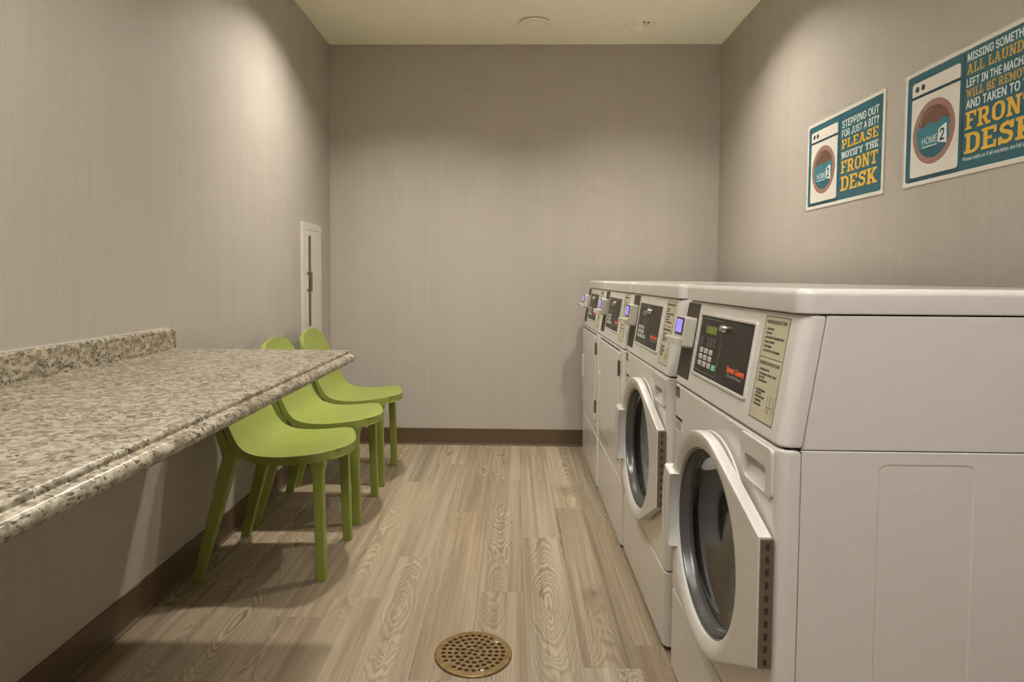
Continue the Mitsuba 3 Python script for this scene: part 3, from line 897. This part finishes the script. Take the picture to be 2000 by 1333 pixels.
def slab_glyph(ch):
    b = sbox
    s = 0.15
    stem = b(0.10, 0, 0.32, 1)

    def bowl(x1, y0, y1, r, hs=0.15):
        return (rr(-0.3, y0, x1, y1, r, 6).difference(rr(-0.1, y0 + hs, x1 - 0.22, y1 - hs, r * 0.55, 5))).intersection(b(0.1, -1, 2, 2))
    full = lambda w: b(0, 0, w, s).union(b(0, 1 - s, w, 1))
    G = {
        'P': lambda: [stem, b(0, 0, 0.46, s), b(0, 1 - s, 0.4, 1), bowl(0.80, 0.36, 1, 0.28)],
        'R': lambda: [stem, b(0, 0, 0.42, s), b(0, 1 - s, 0.4, 1), bowl(0.78, 0.40, 1, 0.26), Polygon([(0.36, 0.44), (0.60, 0.46), (0.80, 0.06), (0.56, 0.06)]), b(0.56, 0, 0.90, s)],
        'B': lambda: [stem, full(0.4), bowl(0.76, 0.45, 1, 0.24, 0.13), bowl(0.82, 0, 0.58, 0.26, 0.14)],
        'D': lambda: [stem, full(0.4), bowl(0.84, 0, 1, 0.38)],
        'F': lambda: [stem, b(0, 0, 0.46, s), b(0, 1 - s, 0.76, 1), b(0.61, 0.66, 0.76, 1), b(0.2, 0.43, 0.55, 0.57)],
        'E': lambda: [stem, full(0.76), b(0.61, 0, 0.76, 0.34), b(0.61, 0.66, 0.76, 1), b(0.2, 0.43, 0.55, 0.57)],
        'L': lambda: [stem, b(0, 1 - s, 0.44, 1), b(0, 0, 0.74, s), b(0.58, 0, 0.74, 0.38)],
        'I': lambda: [stem, full(0.42)],
        'H': lambda: [stem, b(0.60, 0, 0.82, 1), full(0.42), b(0.50, 0, 0.92, s), b(0.50, 1 - s, 0.92, 1), b(0.2, 0.43, 0.7, 0.57)],
        'A': lambda: [stroke([(0.17, 0), (0.43, 1)], 0.19).intersection(b(0, 0, 1, 1)), stroke([(0.72, 0), (0.46, 1)], 0.21).intersection(b(0, 0, 1, 1)), b(0.25, 0.24, 0.64, 0.37), b(0, 0, 0.34, s), b(0.54, 0, 0.90, s), b(0.24, 1 - s, 0.5, 1)],
        'S': lambda: [LineString([(0.66, 0.72), (0.60, 0.86), (0.42, 0.91), (0.22, 0.85), (0.16, 0.72), (0.24, 0.60), (0.42, 0.53), (0.60, 0.44), (0.65, 0.29), (0.57, 0.14), (0.40, 0.09), (0.20, 0.14), (0.12, 0.28)]).buffer(0.092, quad_segs=4), b(0.60, 0.66, 0.75, 1), b(0.02, 0, 0.17, 0.34)],
        'O': lambda: [rr(0, 0, 0.82, 1, 0.38, 7).difference(rr(0.23, 0.15, 0.59, 0.85, 0.18, 5))],
        'U': lambda: [(rr(0.08, 0, 0.80, 1.6, 0.30, 6).difference(rr(0.29, 0.16, 0.60, 1.5, 0.14, 5))).intersection(b(0, 0, 1, 1)), b(0, 1 - s, 0.40, 1), b(0.52, 1 - s, 0.90, 1)],
        'N': lambda: [b(0.10, 0, 0.28, 1), b(0.62, 0, 0.80, 1), Polygon([(0.08, 1), (0.32, 1), (0.80, 0), (0.58, 0)]), b(0, 1 - s, 0.3, 1), b(0, 0, 0.38, s), b(0.52, 1 - s, 0.90, 1)],
        'T': lambda: [b(0.31, 0, 0.53, 1), b(0, 1 - s, 0.84, 1), b(0, 0.64, 0.14, 1), b(0.70, 0.64, 0.84, 1), b(0.18, 0, 0.66, s)],
        'K': lambda: [stem, b(0, 0, 0.42, s), b(0, 1 - s, 0.42, 1), stroke([(0.28, 0.36), (0.76, 0.98)], 0.19).intersection(b(0, 0, 1, 1)), stroke([(0.40, 0.56), (0.76, 0.02)], 0.22).intersection(b(0, 0, 1, 1)), b(0.52, 1 - s, 0.90, 1), b(0.52, 0, 0.94, s)],
        'Y': lambda: [b(0.34, 0, 0.56, 0.5), stroke([(0.13, 1), (0.45, 0.42)], 0.2).intersection(b(0, 0, 1, 1)), stroke([(0.78, 1), (0.45, 0.42)], 0.18).intersection(b(0, 0, 1, 1)), b(0, 1 - s, 0.36, 1), b(0.56, 1 - s, 0.90, 1), b(0.20, 0, 0.70, s)],
        'V': lambda: [stroke([(0.15, 1), (0.44, 0)], 0.2).intersection(b(0, 0, 1, 1)), stroke([(0.76, 1), (0.46, 0)], 0.17).intersection(b(0, 0, 1, 1)), b(0, 1 - s, 0.36, 1), b(0.56, 1 - s, 0.90, 1)],
        'W': lambda: [stroke([(0.13, 1), (0.34, 0)], 0.18).intersection(b(0, 0, 2, 1)), stroke([(0.34, 0), (0.56, 0.95)], 0.15).intersection(b(0, 0, 2, 1)), stroke([(0.56, 0.95), (0.80, 0)], 0.18).intersection(b(0, 0, 2, 1)), stroke([(0.80, 0), (1.02, 1)], 0.15).intersection(b(0, 0, 2, 1)), b(0, 1 - s, 0.34, 1), b(0.84, 1 - s, 1.16, 1)],
        'M': lambda: [b(0.10, 0, 0.27, 1), b(0.80, 0, 1.0, 1), stroke([(0.18, 1), (0.54, 0.2)], 0.18).intersection(b(0, 0, 2, 1)), stroke([(0.54, 0.2), (0.90, 1)], 0.18).intersection(b(0, 0, 2, 1)), b(0, 0, 0.38, s), b(0.68, 0, 1.10, s), b(0, 1 - s, 0.26, 1), b(0.84, 1 - s, 1.10, 1)],
    }
    return unary_union(G[ch]())


def slab_text(s, height, width, w0, w1):
    x, gs = 0.0, []
    for ch in s:
        if ch == ' ':
            x += 0.42
            continue
        g = slab_glyph(ch)
        gs.append(affinity.translate(g, x, 0))
        x += g.bounds[2] + 0.07
    g = unary_union(gs)
    b = g.bounds
    g = affinity.scale(affinity.translate(g, -b[0], 0), width / (b[2] - b[0]), height, origin=(0, 0))
    return flat(g.simplify(0.00005), w0, w1)


def sign(y_left, ztop, lab, lines, small):
    """lines: (text, style, baseline z, cap height, start u, width, colour)"""
    k = numbered('wall_sign')
    tag(k, lab, 'sign', 'laundry notices on the right wall')
    fr = dict(origin=(XR, y_left, 0), eu=(0, -1, 0), ev=(0, 0, 1), ew=(-1, 0, 0))
    o = lambda m: framed(m, **fr)
    WD, ZB_, ZT_ = 0.578, ztop - 0.3605, ztop
    put(k + '__board', o(flat(sbox(0, ZB_, WD, ZT_), 0.0005, 0.0035)), 'sign_paper')
    put(k + '__teal_field', o(flat(rr(0.013, ZB_ + 0.013, WD - 0.013, ZT_ - 0.013, 0.010), 0.0035, 0.0038)), 'sign_teal', label='teal printed field')
    put(k + '__dark_band', o(flat(sbox(0.268, ZB_ + 0.05, 0.276, ZT_ - 0.02).union(rr(0.030, ZB_ + 0.0125, 0.262, ZB_ + 0.024, 0.004)), 0.0036, 0.0040)), 'sign_teal_dark')
    iz0, iz1 = ZB_ + 0.026, ZT_ - 0.038
    put(k + '__washer_drawing', o(flat(rr(0.037, iz0, 0.2575, iz1, 0.010).difference(sbox(0, iz1 - 0.0505, 1, iz1 - 0.0415)), 0.0038, 0.0042)), 'sign_paper', label='white drawing of a washer')
    put(k + '__drawing_line', o(flat(sbox(0.034, iz1 - 0.0505, 0.2605, iz1 - 0.0415), 0.0038, 0.0041)), 'sign_teal_dark')
    for u in (0.062, 0.090):
        put(k + '__drawing_dial', o(flat(Point(u, iz1 - 0.021).buffer(0.0095, quad_segs=6), 0.0042, 0.0044)), 'ink_black')
    cu, cv = 0.145, iz0 + 0.1285
    put(k + '__drawing_door', o(flat(Point(cu, cv).buffer(0.0975, quad_segs=12), 0.0042, 0.0045)), 'sign_rose', label='rose ring round a porthole')
    inner = Point(cu, cv).buffer(0.0785, quad_segs=12)
    inner = inner.union(Point(cu, cv).buffer(0.0785).intersection(sbox(0, 0, 1, 9)))
    notch = Point(cu + 0.086, cv - 0.004).buffer(0.016, quad_segs=6)
    inner = inner.difference(notch)
    put(k + '__drawing_porthole', o(flat(inner, 0.0045, 0.0047)), 'sign_brown')
    wave = [(cu - 0.1, cv - 0.1)] + [(cu + 0.1, cv - 0.1)] + [(cu - 0.1 + 0.2 * t, cv + 0.026 + 0.006 * (t - 0.5) + 0.0045 * math.sin(t * 19)) for t in np.linspace(1, 0, 25)]
    water = inner.intersection(Polygon(wave))
    put(k + '__drawing_water', o(flat(water, 0.0047, 0.0049)), 'sign_teal_light')
    low = inner.intersection(Polygon([(cu - 0.1, cv - 0.1), (cu + 0.1, cv - 0.1), (cu + 0.1, cv - 0.036), (cu + 0.03, cv - 0.046), (cu - 0.02, cv - 0.042), (cu - 0.1, cv - 0.05)]))
    put(k + '__drawing_deep_water', o(flat(low, 0.0049, 0.00495)), 'sign_teal')
    hl = Point(cu, cv).buffer(0.070).difference(Point(cu, cv).buffer(0.0665)).intersection(Polygon([(cu, cv), (cu - 0.09, cv + 0.02), (cu - 0.06, cv + 0.09), (cu - 0.01, cv + 0.09)]))
    put(k + '__drawing_shine', o(flat(hl, 0.0049, 0.0051)), 'sign_rose')
    h = text_w('HOME', 0.0215, 0.070, 0.0003)
    h.apply_translation((cu - 0.050, cv - 0.034, 0.0050))
    flag = Polygon([(cu + 0.024, cv - 0.037), (cu + 0.064, cv - 0.047), (cu + 0.062, cv + 0.013), (cu + 0.026, cv + 0.001)])
    two = meshkit.text_mesh('2', 0.034, 0.0003, True)
    two.apply_translation((-two.bounds[0][0], 0, 0))
    two.apply_scale((0.020 / two.extents[0], 1, 1))
    two.apply_translation((cu + 0.033, cv - 0.035, 0.0053))
    sm = flat(sbox(cu - 0.050, cv - 0.0435, cu + 0.018, cv - 0.0405), 0.0050, 0.0053)
    put(k + '__logo', o(cat(h, flat(flag, 0.0050, 0.0053), sm)), 'sign_white', label='white HOME 2 lettering on the porthole')
    put(k + '__logo_numeral', o(two), 'sign_teal_dark')
    for (s, style, z, cap, u0, wd, col) in lines:
        if style == 'slab':
            m = slab_text(s, cap, wd, 0.0038, 0.0042)
        else:
            m = text_w(s, cap, wd, 0.0004, style == 'bold', 0.0038)
        m.apply_translation((u0, z, 0))
        put(k + '__lettering', o(m), col, label={'sign_yellow': 'yellow slab-serif lettering', 'sign_gold': 'gold slab-serif lettering', 'sign_white': 'white lettering'}[col])
        if col == 'sign_yellow':
            sh = m.copy()
            sh.apply_translation((0.0013, -0.0013, -0.0001))
            put(k + '__lettering_shade', o(sh), 'sign_teal_dark')
    return k


U0 = 0.290
sign(2.830, 1.7310, 'teal notice reading PLEASE NOTIFY THE FRONT DESK, the left one of the two wall signs', [
    ('STEPPING OUT', 'bold', 1.6585, 0.0270, U0, 0.252, 'sign_white'),
    ('FOR JUST A BIT?', 'bold', 1.6225, 0.0260, U0, 0.252, 'sign_white'),
    ('PLEASE', 'slab', 1.5760, 0.0370, U0, 0.252, 'sign_yellow'),
    ('NOTIFY THE', 'slab', 1.5400, 0.0250, U0, 0.252, 'sign_white'),
    ('FRONT', 'slab', 1.4830, 0.0480, U0, 0.252, 'sign_yellow'),
    ('DESK', 'slab', 1.4150, 0.0560, U0, 0.252, 'sign_yellow')], False)
U0 = 0.284
sign(2.138, 1.7310, 'large teal notice cut off by the right edge, about laundry left in the machines', [
    ('MISSING SOMETHING?', 'bold', 1.6850, 0.0215, U0, 0.252, 'sign_white'),
    ('ALL LAUNDRY', 'slab', 1.6480, 0.0290, U0, 0.252, 'sign_gold'),
    ('LEFT IN THE MACHINES', 'bold', 1.6140, 0.0215, U0, 0.252, 'sign_white'),
    ('WILL BE REMOVED', 'slab', 1.5830, 0.0240, U0, 0.252, 'sign_gold'),
    ('AND TAKEN TO THE', 'bold', 1.5530, 0.0235, U0, 0.252, 'sign_white'),
    ('FRONT', 'slab', 1.4940, 0.0500, U0, 0.252, 'sign_yellow'),
    ('DESK', 'slab', 1.4270, 0.0575, U0, 0.252, 'sign_yellow'),
    ('Please notify us if all machines are full and new', 'thin', 1.4085, 0.0105, U0 - 0.004, 0.260, 'sign_white')], True)

# ------------------------------------------------------------------ white wall cabinet (left wall, near the corner)
k = numbered('extinguisher_cabinet')
tag(k, 'narrow white metal wall cabinet with a dark slit window on the left wall', 'wall cabinet')
fr = dict(origin=(XL, 3.490, 0), eu=(0, 1, 0), ev=(0, 0, 1), ew=(1, 0, 0))
o = lambda m: framed(m, **fr)
put(k + '__frame', o(plate(rr(0, 0.715, 0.340, 1.373, 0.003), 0.0, 0.012, 0.003)), 'cabinet_white', smooth=35)
gap = rr(0.058, 0.744, 0.292, 1.3335, 0.002)
put(k + '__door_gap', o(flat(gap.difference(rr(0.0605, 0.7465, 0.2895, 1.3310, 0.002)), 0.0118, 0.0122)), 'slot_dark', label='thin dark line round the cabinet door')
put(k + '__door', o(plate(rr(0.0605, 0.7465, 0.2895, 1.3310, 0.002), 0.010, 0.0150, 0.0015)), 'cabinet_white', smooth=35)
put(k + '__door__slit_window', o(plate(sbox(0.086, 0.787, 0.130, 1.300), 0.0145, 0.0157, 0)), 'slot_dark', label='dark slit window')
put(k + '__door__handle', o(plate(rr(0.104, 0.986, 0.142, 1.098, 0.004), 0.015, 0.021, 0.003, 3)), 'slot_dark', smooth=35, label='dark pull handle')
for z in (0.994, 1.089):
    b = lathe([(0.008, 0.0), (0.008, 0.006), (0.005, 0.009), (0.0, 0.009)], 16)
    b.apply_translation((0.070, z, 0.0145))
    put(k + '__door__bolt', o(b), 'slot_dark', smooth=35)
for i in range(26):
    z = 0.765 + i * 0.0215
    b = bx(0.2925, 0.2985, z, z + 0.012, 0.0115, 0.0165)
    put(k + '__hinge_knuckle', o(b), 'cabinet_white')

# ------------------------------------------------------------------ floor drain
k = numbered('floor_drain')
tag(k, 'round bronze floor drain cover with rings of holes in the wood floor', 'floor drain')
DX, DY, DR = -0.107, 1.771, 0.1095
g = layered(ring_of(Point(0, 0).buffer(DR, quad_segs=24)), [(0.0012, 0), (0.0035, 0), (0.0055, -0.0022), (0.0060, -0.005)])
holes = []
for r_, n_ in ((0.0115, 4), (0.0300, 10), (0.0485, 16), (0.0670, 22), (0.0850, 28)):
    for j in range(n_):
        a = 2 * math.pi * (j + 0.3 * (n_ % 3)) / n_
        if r_ > 0.08 and j in (3, 17):
            continue
        c = m3.Manifold.cylinder(0.02, 0.0064, 0.0064, 12).translate((r_ * math.cos(a), r_ * math.sin(a), -0.005))
        holes.append(c)
g = man(g) - m3.Manifold.batch_boolean(holes, m3.OpType.Add)
g = unman(g)
g.apply_translation((DX, DY, 0))
put(k + '__grate', g, 'bronze_metal', smooth=30)
s_ = flat(Point(0, 0).buffer(DR - 0.006, quad_segs=16), 0.0002, 0.0013)
s_.apply_translation((DX, DY, 0))
put(k + '__sump', s_, 'shadow_core', label='dark drain well under the holes')
for a in (0.72, 5.05):
    b = lathe([(0.0055, 0.004), (0.0055, 0.0068), (0.004, 0.0074), (0.0, 0.0074)], 14)
    b.apply_translation((DX + 0.086 * math.cos(a), DY + 0.086 * math.sin(a), 0))
    put(k + '__screw', b, 'chrome', smooth=35)
